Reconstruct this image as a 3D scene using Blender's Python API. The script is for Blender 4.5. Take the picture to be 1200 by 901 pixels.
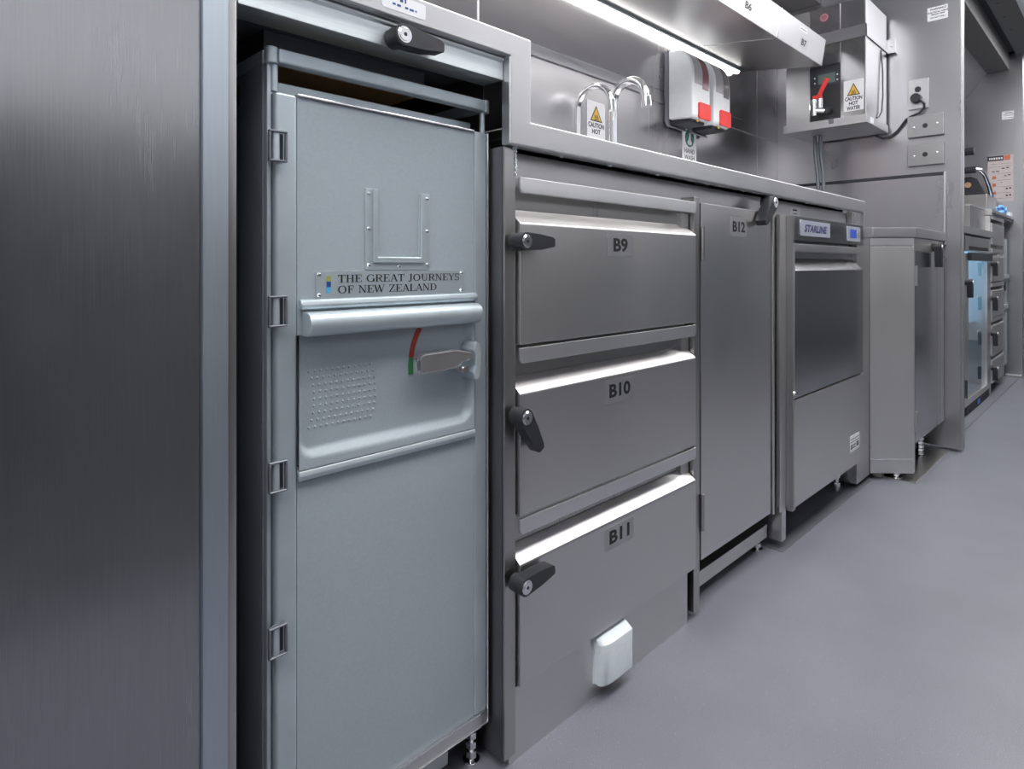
import bpy, bmesh, math, random
from mathutils import Vector, Matrix
random.seed(7)
for o in list(bpy.data.objects): bpy.data.objects.remove(o)
S = bpy.context.scene
C = S.collection
PI = math.pi

# ------------------------------------------------------------------ camera
# origin on the floor under the lens; x runs along the galley, y into the bench, z up
cam_d = bpy.data.cameras.new('camera')
cam = bpy.data.objects.new('camera', cam_d); C.objects.link(cam)
cam_d.sensor_fit = 'HORIZONTAL'; cam_d.sensor_width = 36.0
cam_d.lens = 36.0*732/1200; cam_d.shift_y = (311-450.5)/1200
cam_d.clip_start = 0.02; cam_d.clip_end = 50
cam.location = (0, 0, .68)
cam.rotation_euler = (PI/2, 0, -PI/4)
S.camera = cam

# ------------------------------------------------------------------ world / exposure
W = bpy.data.worlds.new('world'); S.world = W; W.use_nodes = True
W.node_tree.nodes['Background'].inputs[0].default_value = (.62, .66, .72, 1)
W.node_tree.nodes['Background'].inputs[1].default_value = .25
S.view_settings.view_transform = 'Standard'; S.view_settings.look = 'None'
S.view_settings.gamma = 1; S.view_settings.use_curve_mapping = False
S.view_settings.exposure = 0.30
LAMP = 6.8       # ceiling panel emission
STRIP = 6.0     # strip light emission under the shelf

# ------------------------------------------------------------------ materials
def srgb(r, g, b):
    f = lambda c: (c/255/12.92) if c/255 <= .04045 else ((c/255+.055)/1.055)**2.4
    return (f(r), f(g), f(b), 1)
def new_mat(name):
    m = bpy.data.materials.new(name); m.use_nodes = True
    nt = m.node_tree; return m, nt, nt.nodes['Principled BSDF']
def N(nt, t, **k):
    n = nt.nodes.new(t)
    for a, b in k.items(): setattr(n, a, b)
    return n
def ramp(nt, src, lo, hi, a=.3, b=.7):
    r = N(nt, 'ShaderNodeMapRange'); r.inputs[1].default_value = a; r.inputs[2].default_value = b
    r.inputs[3].default_value = lo; r.inputs[4].default_value = hi
    nt.links.new(src, r.inputs[0]); return r.outputs[0]
def noise(nt, scale, vec=(1, 1, 1), detail=3):
    g = N(nt, 'ShaderNodeNewGeometry'); mp = N(nt, 'ShaderNodeMapping')
    mp.inputs['Scale'].default_value = vec
    nt.links.new(g.outputs['Position'], mp.inputs[0])
    n = N(nt, 'ShaderNodeTexNoise'); n.inputs['Scale'].default_value = scale; n.inputs['Detail'].default_value = detail
    nt.links.new(mp.outputs[0], n.inputs['Vector']); return n.outputs[0]
def steel(name, col, rough, grain='x', tint=.05, smudge=.07, amp=.025):
    m, nt, b = new_mat(name)
    b.inputs['Metallic'].default_value = 1
    vec = {'x': (3, 260, 260), 'z': (260, 260, 3), 'y': (260, 3, 260), 'n': (30, 30, 30)}[grain]
    fine = noise(nt, 6, vec, 2); big = noise(nt, 3.5, (1, 1, .6), 4)
    r1 = ramp(nt, fine, rough-amp, rough+amp); r2 = ramp(nt, big, -smudge*.5, smudge*.6)
    ad = N(nt, 'ShaderNodeMath', operation='ADD'); nt.links.new(r1, ad.inputs[0]); nt.links.new(r2, ad.inputs[1])
    nt.links.new(ad.outputs[0], b.inputs['Roughness'])
    mx = N(nt, 'ShaderNodeMix', data_type='RGBA')
    mx.inputs[6].default_value = [c*(1-tint) for c in col[:3]]+[1]; mx.inputs[7].default_value = [min(1, c*(1+tint)) for c in col[:3]]+[1]
    av = N(nt, 'ShaderNodeMath', operation='MULTIPLY_ADD'); av.inputs[1].default_value = .5
    hf = N(nt, 'ShaderNodeMath', operation='MULTIPLY'); hf.inputs[1].default_value = .5
    nt.links.new(fine, hf.inputs[0]); nt.links.new(big, av.inputs[0]); nt.links.new(hf.outputs[0], av.inputs[2])
    nt.links.new(ramp(nt, av.outputs[0], 0, 1, .35, .65), mx.inputs[0])
    nt.links.new(mx.outputs[2], b.inputs['Base Color'])
    return m
def plain(name, col, rough=.5, metal=0, var=.06, scale=40, bump=0, spec=.5, emit=None, es=0):
    m, nt, b = new_mat(name)
    b.inputs['Metallic'].default_value = metal; b.inputs['Roughness'].default_value = rough
    b.inputs['Specular IOR Level'].default_value = spec
    n = noise(nt, scale)
    mx = N(nt, 'ShaderNodeMix', data_type='RGBA')
    mx.inputs[6].default_value = [c*(1-var) for c in col[:3]]+[1]; mx.inputs[7].default_value = [min(1, c*(1+var)) for c in col[:3]]+[1]
    nt.links.new(ramp(nt, n, 0, 1), mx.inputs[0]); nt.links.new(mx.outputs[2], b.inputs['Base Color'])
    if bump:
        bp = N(nt, 'ShaderNodeBump'); bp.inputs['Strength'].default_value = bump; bp.inputs['Distance'].default_value = .001
        nt.links.new(n, bp.inputs['Height']); nt.links.new(bp.outputs[0], b.inputs['Normal'])
    if emit:
        b.inputs['Emission Color'].default_value = emit; b.inputs['Emission Strength'].default_value = es
    return m
SC = (.66, .65, .655, 1)
M = {}
M['steel_x'] = steel('brushed_steel_horizontal', SC, .36, 'x', tint=.03, amp=.015)
M['steel_z'] = steel('brushed_steel_vertical', SC, .33, 'z', tint=.03, amp=.015)
M['steel_rail'] = steel('bright_folded_steel', (.78, .78, .80, 1), .38, 'x', tint=.02, amp=.015)
M['steel_edge'] = steel('brushed_steel_edge', (.54, .54, .56, 1), .40, 'x', tint=.02, amp=.015)
M['steel_angled'] = steel('brushed_steel_angled', (.70, .70, .71, 1), .46, 'z', tint=.03)
M['steel_wall'] = steel('brushed_steel_wall', (.50, .49, .50, 1), .24, 'n', smudge=.10, tint=0, amp=0)
M['steel_bulk'] = steel('brushed_steel_bulkhead', (.47, .47, .495, 1), .29, 'n', tint=0, amp=0, smudge=.05)
M['steel_plate'] = steel('satin_steel_plate', (.34, .34, .35, 1), .42, 'y')
M['steel_left'] = steel('scratched_steel_panel', (.38, .385, .40, 1), .20, 'z', tint=.08, smudge=.14)
M['steel_shade'] = steel('shaded_bay_steel', (.20, .20, .21, 1), .42, 'z')  # darkened to paint the dim bay mirrored in its side wall
M['steel_dark'] = steel('brushed_steel_smooth', (.43, .43, .44, 1), .17, 'z')
M['steel_old_shade'] = steel('worn_and_shade_steel', (.49, .485, .48, 1), .30, 'z', tint=.03, smudge=.12, amp=.012)  # worn steel; also the darker tone painting drawer recess shade
M['steel_pale'] = steel('pale_aluminium_strip', (.48, .54, .60, 1), .42, 'z', tint=.06)

M['steel_lintel'] = steel('pale_scuffed_strip', (.80, .86, .88, 1), .45, 'x', tint=.08)
M['chrome'] = plain('chrome', (.85, .86, .88, 1), .08, 1, .02)
M['alu'] = plain('anodised_aluminium', srgb(186, 197, 204), .40, .6, .05, 25)
M['alu_dark'] = plain('grey_aluminium', srgb(120, 124, 132), .45, .6, .05, 25)
M['trolley'] = plain('grey_blue_trolley_panel', srgb(152, 162, 170), .50, 0, .035, 300, .06)
M['trolley_side'] = plain('dark_grey_trolley_side', srgb(112, 117, 127), .5, 0, .04, 200)
M['black'] = plain('black_plastic', srgb(40, 41, 46), .42, 0, .1, 60)
M['liner'] = plain('grey_bay_lining', srgb(98, 101, 110), .6, 0, .08, 30)
M['dark'] = plain('dark_lining', srgb(46, 48, 54), .7, 0, .1, 30)
M['rubber'] = plain('black_rubber', srgb(24, 24, 26), .7)
M['white'] = plain('white_plastic', srgb(226, 229, 233), .30, 0, .02)
M['socket'] = plain('pale_grey_plastic', srgb(206, 214, 220), .45, 0, .04, 90)
M['sign'] = plain('white_sign_film', srgb(220, 221, 226), .4, 0, .02)
M['clear_label'] = plain('grey_label_film', srgb(186, 185, 190), .40, .9, .03)
M['badge'] = plain('silver_badge', srgb(176, 180, 196), .35, .3, .03)
M['pink_dark'] = plain('faded_red_print', srgb(170, 112, 122), .35)
M['plywood'] = plain('beige_plywood', srgb(214, 190, 158), .7, 0, .12, 14)
M['disp_top'] = plain('smoky_dispenser_top', srgb(176, 172, 178), .25, 0, .02)
M['ink'] = plain('black_ink', srgb(22, 22, 24), .5)
M['ink_grey'] = plain('grey_ink', srgb(90, 90, 95), .5)
M['navy'] = plain('navy_ink', srgb(28, 30, 92), .4)
M['yellow'] = plain('warning_yellow', srgb(206, 168, 62), .45)
M['red'] = plain('red_plastic', srgb(222, 60, 56), .35)
M['redpaint'] = plain('red_paint', srgb(158, 52, 46), .4)
M['greenpaint'] = plain('green_paint', srgb(48, 122, 70), .4)
M['green'] = plain('sign_green', srgb(52, 112, 92), .4)
M['olive'] = plain('olive_print', srgb(150, 158, 78), .4)
M['blue'] = plain('blue_print', srgb(24, 66, 140), .4)
M['sky'] = plain('sky_blue_print', srgb(74, 168, 216), .4)
M['lcd'] = plain('blue_screen', srgb(60, 88, 190), .3, emit=srgb(60, 96, 220), es=.04)
M['lcd_grey'] = plain('grey_screen', srgb(96, 108, 104), .2)
M['smoke'] = plain('smoked_window', srgb(128, 124, 126), .12)
M['wine'] = plain('wine_tinted_window', srgb(128, 84, 90), .12)
M['orange'] = plain('orange_print', srgb(184, 104, 74), .45)
M['pink'] = plain('pale_red_dot', srgb(196, 140, 146), .35)
M['cardboard'] = plain('beige_paper', srgb(190, 170, 142), .8, 0, .15, 18, .3)
M['cloth'] = plain('blue_cloth', srgb(116, 168, 222), .85, 0, .1, 60, .4)
M['poster'] = plain('grey_poster', srgb(186, 176, 178), .5)
M['vent'] = plain('dark_vent', srgb(52, 50, 50), .5)
M['tan'] = plain('tan_badge', srgb(176, 146, 110), .4)
M['brass'] = plain('brass', (.6, .42, .16, 1), .3, 1)
M['disp_grey'] = plain('grey_dispenser_back', srgb(120, 122, 130), .5)
M['wall_grey'] = plain('pale_grey_laminate', srgb(204, 206, 212), .45, 0, .03)
M['ceil'] = plain('painted_ceiling', srgb(226, 228, 232), .5, 0, .02)
M['cove'] = plain('grey_metal_ceiling', srgb(104, 104, 106), .45, .4, .05)
M['fridge_in'] = plain('pale_fridge_liner', srgb(176, 206, 220), .5)
M['lamp'] = plain('lamp_diffuser', (.9, .9, .9, 1), .5, emit=(1, .985, .96, 1), es=LAMP)
M['strip'] = plain('strip_diffuser', (.9, .9, .9, 1), .5, emit=(1, .985, .95, 1), es=STRIP)
M['fridge_fill'] = plain('fridge_fill', (.9, .9, .9, 1), .5, emit=(.62, .84, 1, 1), es=3)
def floor_mat():
    m, nt, b = new_mat('grey_safety_vinyl')
    n1 = noise(nt, 900, detail=1); n2 = noise(nt, 5, detail=4); n3 = noise(nt, 640, detail=0)
    mx = N(nt, 'ShaderNodeMix', data_type='RGBA')
    mx.inputs[6].default_value = srgb(98, 100, 110); mx.inputs[7].default_value = srgb(124, 126, 136)
    nt.links.new(ramp(nt, n1, 0, 1, .3, .7), mx.inputs[0])
    m2 = N(nt, 'ShaderNodeMix', data_type='RGBA'); m2.blend_type = 'MULTIPLY'; m2.inputs[0].default_value = 1
    cr = N(nt, 'ShaderNodeCombineColor')
    v = ramp(nt, n2, .90, 1.05)
    for i in range(3): nt.links.new(v, cr.inputs[i])
    nt.links.new(mx.outputs[2], m2.inputs[6]); nt.links.new(cr.outputs[0], m2.inputs[7])
    m3 = N(nt, 'ShaderNodeMix', data_type='RGBA'); m3.inputs[7].default_value = (.42, .42, .45, 1)
    nt.links.new(ramp(nt, n3, 0, 1, .80, .84), m3.inputs[0]); nt.links.new(m2.outputs[2], m3.inputs[6])
    nt.links.new(m3.outputs[2], b.inputs['Base Color'])
    b.inputs['Roughness'].default_value = .42; b.inputs['Specular IOR Level'].default_value = .45
    bp = N(nt, 'ShaderNodeBump'); bp.inputs['Strength'].default_value = .12; bp.inputs['Distance'].default_value = .001
    nt.links.new(n1, bp.inputs['Height']); nt.links.new(bp.outputs[0], b.inputs['Normal'])
    return m
M['floor'] = floor_mat()
def glass_mat():
    m, nt, b = new_mat('clear_glass')
    b.inputs['Transmission Weight'].default_value = 1; b.inputs['Roughness'].default_value = .02
    b.inputs['Base Color'].default_value = (.9, .96, 1, 1); b.inputs['IOR'].default_value = 1.45
    return m
M['glass'] = glass_mat()

# ------------------------------------------------------------------ mesh helpers
class MB:
    def __init__(s): s.bm = bmesh.new()
    def box(s, x0, x1, y0, y1, z0, z1):
        v = [s.bm.verts.new((x, y, z)) for x in (x0, x1) for y in (y0, y1) for z in (z0, z1)]
        for f in ((0, 1, 3, 2), (4, 6, 7, 5), (0, 4, 5, 1), (2, 3, 7, 6), (0, 2, 6, 4), (1, 5, 7, 3)):
            s.bm.faces.new([v[i] for i in f])
        return s
    def prism(s, pts, axis, a0, a1):
        """closed polygon pts extruded along an axis; pts are the two other coordinates in x,y,z order"""
        def p(q, a): return {'x': (a, q[0], q[1]), 'y': (q[0], a, q[1]), 'z': (q[0], q[1], a)}[axis]
        A = [s.bm.verts.new(p(q, a0)) for q in pts]; B = [s.bm.verts.new(p(q, a1)) for q in pts]
        n = len(pts)
        for i in range(n): s.bm.faces.new((A[i], A[(i+1) % n], B[(i+1) % n], B[i]))
        s.bm.faces.new(A[::-1]); s.bm.faces.new(B); return s
    def tube(s, path, r, n=12, cap=True):
        path = [Vector(p) for p in path]; rings = []
        rs = r if isinstance(r, (list, tuple)) else [r]*len(path)
        up = None
        for i, p in enumerate(path):
            t = (path[min(i+1, len(path)-1)]-path[max(i-1, 0)]).normalized()
            if up is None: up = t.orthogonal().normalized()
            up = (up-t*up.dot(t)).normalized(); w = t.cross(up)
            rings.append([s.bm.verts.new(p+(up*math.cos(2*PI*k/n)+w*math.sin(2*PI*k/n))*rs[i]) for k in range(n)])
        for a, b in zip(rings, rings[1:]):
            for k in range(n): s.bm.faces.new((a[k], a[(k+1) % n], b[(k+1) % n], b[k]))
        if cap: s.bm.faces.new(rings[0][::-1]); s.bm.faces.new(rings[-1])
        return s
    def cyl(s, a, b, r, n=20): return s.tube([a, b], r, n)
    def dome(s, c, axis, r, h, n=10):
        c = Vector(c); ax = Vector(axis).normalized(); u = ax.orthogonal().normalized(); w = ax.cross(u)
        rings = []
        for q in (0, .5, .85):
            rr = r*math.cos(q*PI/2); hh = h*math.sin(q*PI/2)
            rings.append([s.bm.verts.new(c+ax*hh+(u*math.cos(2*PI*k/n)+w*math.sin(2*PI*k/n))*rr) for k in range(n)])
        for a, b in zip(rings, rings[1:]):
            for k in range(n): s.bm.faces.new((a[k], a[(k+1) % n], b[(k+1) % n], b[k]))
        s.bm.faces.new(rings[-1]); s.bm.faces.new(rings[0][::-1]); return s
    def poly(s, pts):
        s.bm.faces.new([s.bm.verts.new(p) for p in pts]); return s
    def xf(s, mat): bmesh.ops.transform(s.bm, matrix=mat, verts=s.bm.verts); return s
    def build(s, name, m, parent=None, bev=0.0, seg=2, smooth=None):
        bmesh.ops.recalc_face_normals(s.bm, faces=s.bm.faces)
        if bev:
            ed = [e for e in s.bm.edges if len(e.link_faces) == 2 and e.calc_face_angle(0) > .5]
            bmesh.ops.bevel(s.bm, geom=ed, offset=bev, segments=seg, affect='EDGES', profile=.5, clamp_overlap=True)
        me = bpy.data.meshes.new(name); s.bm.to_mesh(me); s.bm.free()
        for p in me.polygons: p.use_smooth = True
        me.set_sharp_from_angle(angle=smooth or math.radians(32))
        me.materials.append(M[m] if isinstance(m, str) else m)
        o = bpy.data.objects.new(name, me); C.objects.link(o)
        if bev:
            w = o.modifiers.new('weighted_normal', 'WEIGHTED_NORMAL'); w.keep_sharp = True
        if parent: o.parent = parent
        return o
def Bx(name, m, parent, x0, x1, y0, y1, z0, z1, bev=0.0, seg=2): return MB().box(x0, x1, y0, y1, z0, z1).build(name, m, parent, bev, seg)
def tag(o, label, cat, group=None):
    o['label'] = label; o['category'] = cat
    if group: o['group'] = group
    return o
def thing(name, label, cat, loc=(0, 0, 0), group=None):
    # parts are modelled in room coordinates and keep them: the Empty sits at the thing's base
    o = bpy.data.objects.new(name, None); C.objects.link(o); o.empty_display_size = .05
    o['_at'] = loc
    return tag(o, label, cat, group)
def struct(o): o['kind'] = 'structure'; return o
def rrect(x0, x1, z0, z1, r, n=4):
    p = []
    for cx, cz, a in ((x1-r, z1-r, 0), (x0+r, z1-r, 90), (x0+r, z0+r, 180), (x1-r, z0+r, 270)):
        for k in range(n+1):
            t = math.radians(a+90*k/n); p.append((cx+r*math.cos(t), cz+r*math.sin(t)))
    return p
FY = Matrix(((1, 0, 0), (0, 0, -1), (0, 1, 0)))      # faces the aisle (-y)
FX = Matrix(((0, 0, -1), (-1, 0, 0), (0, 1, 0)))     # faces the camera end (-x)
def frame(rot, loc): return Matrix.Translation(loc) @ rot.to_4x4()
def text(name, s, size, loc, rot, m, parent, bold=0.0, shear=0.0, align='CENTER', sx=1.0, space=1.0, width=None):
    cu = bpy.data.curves.new(name, 'FONT'); cu.body = s; cu.size = size; cu.align_x = align
    cu.offset = bold; cu.shear = shear; cu.space_character = space; cu.resolution_u = 3
    cu.extrude = .0001
    t = bpy.data.objects.new(name, cu); C.objects.link(t)
    me = bpy.data.meshes.new_from_object(t); bpy.data.objects.remove(t); bpy.data.curves.remove(cu)
    if width:
        xs = [v.co.x for v in me.vertices]; sx = width/(max(xs)-min(xs)); off = (max(xs)+min(xs))/2
        me.transform(Matrix.Translation((-off, 0, 0)))
    me.transform(frame(rot, loc) @ Matrix.Diagonal((sx, 1, 1, 1)))
    me.name = name; me.materials.clear(); me.materials.append(M[m])
    o = bpy.data.objects.new(name, me); C.objects.link(o); o.parent = parent; return o
def plate(name, m, parent, rot, loc, w, h, t, r=.002, bev=0):
    """rounded flat plate, loc = lower-left corner on the surface, thickness t outwards"""
    return MB().prism(rrect(0, w, 0, h, r), 'z', 0, t).xf(frame(rot, loc)).build(name, m, parent, bev)
def glyph_bars(name, m, parent, rot, loc, bars, t=.0002):
    mb = MB()
    for (x0, x1, y0, y1) in bars: mb.box(x0, x1, y0, y1, 0, t)
    return mb.xf(frame(rot, loc)).build(name, m, parent)

# hand drawn serif capitals, cap height 1
def serif_text(name, s, h, loc, rot, m, parent, width=None):
    K, T, SF = .15, .065, .05
    def st(a, b, w): return ('s', a, b, w)
    def sr(x, y, w=.34): return ('r', x-w/2, x+w/2, y-(SF if y > .5 else 0), y+(0 if y > .5 else SF))
    def arc(cx, cy, rx, ry, a0, a1, kw=K, tw=T, n=16):
        P = []
        for i in range(n+1):
            a = math.radians(a0+(a1-a0)*i/n); w = tw+(kw-tw)*abs(math.cos(a))**1.4
            P.append((cx+rx*math.cos(a), cy+ry*math.sin(a), w))
        return ('a', P)
    G = {
     'T': (.78, [('r', .03, .75, .93, 1), st((.39, 0), (.39, 1), K), sr(.39, 0), st((.06, .95), (.06, .72), .06), st((.72, .95), (.72, .72), .06)]),
     'H': (.90, [st((.2, 0), (.2, 1), K), st((.7, 0), (.7, 1), K), sr(.2, 0), sr(.2, 1), sr(.7, 0), sr(.7, 1), ('r', .2, .7, .47, .54)]),
     'E': (.78, [st((.2, 0), (.2, 1), K), ('r', .03, .68, .94, 1), ('r', .03, .70, 0, .06), ('r', .2, .5, .47, .54), st((.66, .97), (.66, .74), .06), st((.69, .03), (.69, .28), .06), st((.5, .36), (.5, .65), .05)]),
     'G': (.92, [arc(.47, .5, .37, .47, 50, 330), st((.78, .05), (.78, .42), K), sr(.76, .45, .34), st((.74, .98), (.74, .7), .06)]),
     'R': (.86, [st((.2, 0), (.2, 1), K), sr(.2, 0), ('r', .03, .45, .94, 1), arc(.42, .73, .26, .24, -90, 90), ('r', .2, .45, .46, .52), st((.44, .48), (.74, 0), K), sr(.78, 0, .2)]),
     'A': (.86, [st((.42, 1), (.12, 0), T), st((.42, 1), (.74, 0), K), sr(.12, 0, .28), sr(.74, 0, .3), ('r', .24, .6, .3, .36)]),
     'J': (.56, [st((.34, .2), (.34, 1), K), sr(.34, 1), arc(.19, .2, .15, .26, 0, -150)]),
     'O': (.94, [arc(.46, .5, .36, .47, 0, 360)]),
     'U': (.90, [st((.2, .35), (.2, 1), K), st((.7, .35), (.7, 1), T), sr(.2, 1), sr(.7, 1, .3), arc(.45, .35, .25, .32, 180, 360, .1, .08)]),
     'N': (.92, [st((.17, 0), (.17, 1), T), st((.74, 0), (.74, 1), T), st((.17, 1), (.74, 0), K), sr(.17, 0, .28), sr(.14, 1, .26), sr(.74, 1, .28)]),
     'Y': (.80, [st((.1, 1), (.4, .46), K), st((.7, 1), (.4, .46), T), st((.4, 0), (.4, .5), K), sr(.4, 0), sr(.1, 1, .3), sr(.7, 1, .26)]),
     'S': (.70, [arc(.33, .73, .22, .24, 30, 270, .10, .10), arc(.33, .25, .24, .24, 90, -150, .10, .10), st((.56, .98), (.56, .74), .05), st((.08, .02), (.08, .28), .05)]),
     'F': (.72, [st((.2, 0), (.2, 1), K), ('r', .03, .66, .94, 1), ('r', .2, .5, .47, .54), sr(.2, 0, .36), st((.64, .97), (.64, .72), .06), st((.5, .36), (.5, .65), .05)]),
     'W': (1.20, [st((.08, 1), (.33, 0), K), st((.33, 0), (.58, 1), T), st((.54, 1), (.80, 0), K), st((.80, 0), (1.06, 1), T), sr(.08, 1, .26), sr(.55, 1, .26), sr(1.06, 1, .24)]),
     'Z': (.76, [('r', .06, .68, .94, 1), ('r', .05, .70, 0, .06), st((.62, .97), (.1, .03), K), st((.08, .97), (.08, .74), .06), st((.68, .03), (.68, .28), .06)]),
     'L': (.72, [st((.2, 0), (.2, 1), K), sr(.2, 1), ('r', .03, .66, 0, .06), st((.65, .03), (.65, .3), .06)]),
     'D': (.90, [st((.2, 0), (.2, 1), K), ('r', .03, .42, .94, 1), ('r', .03, .42, 0, .06), arc(.4, .5, .37, .47, -90, 90)]),
     ' ': (.42, []),
    }
    total = sum(G[c][0] for c in s); sx = (width/h/total) if width else 1
    mb = MB(); x = 0
    def quad(a, b, c, d): mb.poly([((x+p[0])*h*sx, p[1]*h, 0) for p in (a, b, c, d)])
    for c in s:
        for it in G[c][1]:
            if it[0] == 'r': quad((it[1], it[3]), (it[2], it[3]), (it[2], it[4]), (it[1], it[4]))
            elif it[0] == 's':
                (ax, ay), (bx, by), w = it[1:]; w = w/2
                quad((ax-w, ay), (ax+w, ay), (bx+w, by), (bx-w, by))
            else:
                P = it[1]
                for i in range(len(P)-1):
                    def nn(j):
                        a = P[max(j-1, 0)]; b = P[min(j+1, len(P)-1)]; dx, dy = b[0]-a[0], b[1]-a[1]; l = math.hypot(dx, dy) or 1
                        return -dy/l*P[j][2]/2, dx/l*P[j][2]/2
                    n0, n1 = nn(i), nn(i+1); p, q = P[i], P[i+1]
                    quad((p[0]+n0[0], p[1]+n0[1]), (q[0]+n1[0], q[1]+n1[1]), (q[0]-n1[0], q[1]-n1[1]), (p[0]-n0[0], p[1]-n0[1]))
        x += G[c][0]
    for f in mb.bm.faces:
        f.normal_update()
        if f.normal.z < 0: f.normal_flip()
    me = bpy.data.meshes.new(name); mb.bm.to_mesh(me); mb.bm.free()
    me.transform(frame(rot, loc)); me.materials.append(M[m])
    o = bpy.data.objects.new(name, me); C.objects.link(o); o.parent = parent; return o

def latch(parent, loc, ang, rot=FY, k=1.0):
    """black wing latch with a round key lock: base on the surface at loc, lever at angle ang; sub-parts of parent"""
    R, L, w, hh = .0122*k, .056*k, .0072*k, .024*k
    P = []
    for i in range(13):
        a = math.radians(90+180*i/12); P.append((R*math.cos(a), R*math.sin(a)))
    P += [(L*.55, -R*.86), (L, -w*.9), (L+.001, -w*.5), (L+.001, w*.6), (L*.93, w), (L*.45, R*.88)]
    mat = frame(rot, loc) @ Matrix.Rotation(math.radians(ang), 4, 'Z')
    mb = MB().prism(P, 'z', .006*k, hh).cyl((0, 0, 0), (0, 0, .007*k), R*.96, 20)
    a = mb.xf(mat).build('latch_lever', 'black', parent, .0008, 2)
    r1, r0 = .0094*k, .0074*k
    mb = MB().tube([(0, 0, hh-.001), (0, 0, hh+.0008)], r1, 24)
    mb.tube([(0, 0, hh+.0007), (0, 0, hh+.0016)], r0, 24)
    b = mb.xf(mat).build('lock_cylinder', 'chrome', parent, .0003, 1); b['label'] = 'chrome key lock'
    MB().cyl((0, 0, hh+.0014), (0, 0, hh+.0019), .0022*k, 12).xf(mat).build('key_hole', 'ink', parent)
    return a
def screws(parent, pts, rot, r=.0022, h=.0012, name='screw', m='alu'):
    for p in pts: MB().dome((0, 0, 0), (0, 0, 1), r, h, 8).xf(frame(rot, p)).build(name, m, parent)

# ================================================================== the room
struct(Bx('floor', 'floor', None, -3.0, 7.0, -.85, 1.2, -.05, 0))
cl = struct(MB().box(-3.0, 7.0, -.85, .415, 1.97, 2.03).box(-3.0, 2.80, .52, 1.2, 1.97, 2.03).box(4.86, 7.0, .52, 1.2, 1.97, 2.03).box(2.80, 4.86, .52, 1.2, 2.0, 2.03).build('ceiling', 'ceil', None))
strip = struct(Bx('trim_7', 'cove', None, -3.0, 7.0, .4155, .5195, 1.97, 2.03))
wb = struct(Bx('wall_back', 'steel_wall', None, -3.0, 6.0, 1.116, 1.2, 0, 2.0))
for (x0, x1, z0, z1) in ((.60, 1.737, .885, 1.224), (1.737, 2.545, .885, 1.213), (2.549, 2.76, .885, 1.213), (1.0, 2.545, 1.26, 2.0), (2.549, 2.76, 1.2165, 2.0), (1.737, 2.545, 1.2165, 1.259)):
    Bx('wall_panel', 'steel_wall', wb, x0, x1, 1.1125, 1.117, z0, z1, .0008, 1)
Bx('splash_cap', 'steel_edge', wb, .60, 1.737, 1.106, 1.116, 1.226, 1.257, .002)
struct(Bx('wall_opposite', 'wall_grey', None, -3.0, 7.0, -.90, -.85, 0, 2.0))
lw = struct(Bx('unseen_opposite_bench', 'steel_old_shade', None, -3.0, 7.0, -.85, -.25, .0, .90))  # bench on the unseen opposite side, mirrored in the steel fronts
Bx('unseen_bench_shade_fill', 'dark', lw, -3.0, 7.0, -.85, -.28, .90, .935); Bx('unseen_bench_lip', 'steel_edge', lw, -3.0, 7.0, -.85, -.25, .935, .975)  # dark fill paints the shade under the bench lip
struct(Bx('wall_left', 'wall_grey', None, -3.05, -3.0, -.85, 1.2, 0, 2.0))
struct(Bx('wall_end', 'wall_grey', None, 7.0, 7.05, -.85, 1.2, 0, 2.0))
# bulkhead beyond the boiler
bk = struct(Bx('wall_right', 'steel_bulk', None, 2.76, 2.80, .452, 1.2, .012, 2.0, .001, 1))
Bx('edge_flange', 'steel_bulk', bk, 2.7575, 2.7605, .4525, .490, .012, 2.0)
MB().cyl((2.778, .450, .012), (2.778, .450, 2.0), .006, 10).build('edge_bead', 'steel_edge', bk)
sp = Bx('splash_plate', 'steel_bulk', bk, 2.748, 2.7605, .502, 1.112, .802, 1.013, .002)
Bx('splash_return', 'steel_edge', bk, 2.735, 2.7605, .494, .501, .755, 1.024, .002)
Bx('splash_top_channel', 'dark', bk, 2.752, 2.7605, .502, 1.112, 1.0145, 1.026)
# far bulkhead
fb = struct(Bx('wall_right_far', 'steel_bulk', None, 4.86, 4.90, .486, 1.2, .0, 2.0, .001, 1))
Bx('edge_flange', 'steel_bulk', fb, 4.857, 4.861, .487, .53, .02, 2.0)
MB().cyl((4.88, .484, .02), (4.88, .484, 2.0), .006, 8).build('edge_bead', 'steel_edge', fb)
Bx('threshold', 'steel_edge', fb, 4.845, 4.9, .49, .57, 0, .016, .003)
# cove under the ceiling behind the bulkhead
cv = struct(MB().prism([(1.116, 1.73), (.785, 1.73), (.66, 1.872), (.553, 1.880), (.553, 2.0), (1.116, 2.0)], 'x', 2.80, 4.86).build('trim_2', 'cove', None, .001, 1))
Bx('slot_lining', 'dark', cv, 2.80, 4.86, .521, .5525, 1.985, 2.0)
for x in (3.62, 3.86, 4.1, 4.34): MB().cyl((x, .485, 1.9695), (x, .485, 1.975), .006, 10).build('ceiling_hole', 'ink', strip)
struct(Bx('trim_3', 'steel_wall', None, 1.0, 2.758, .93, 1.112, 1.77, 2.0, .002))
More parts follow.
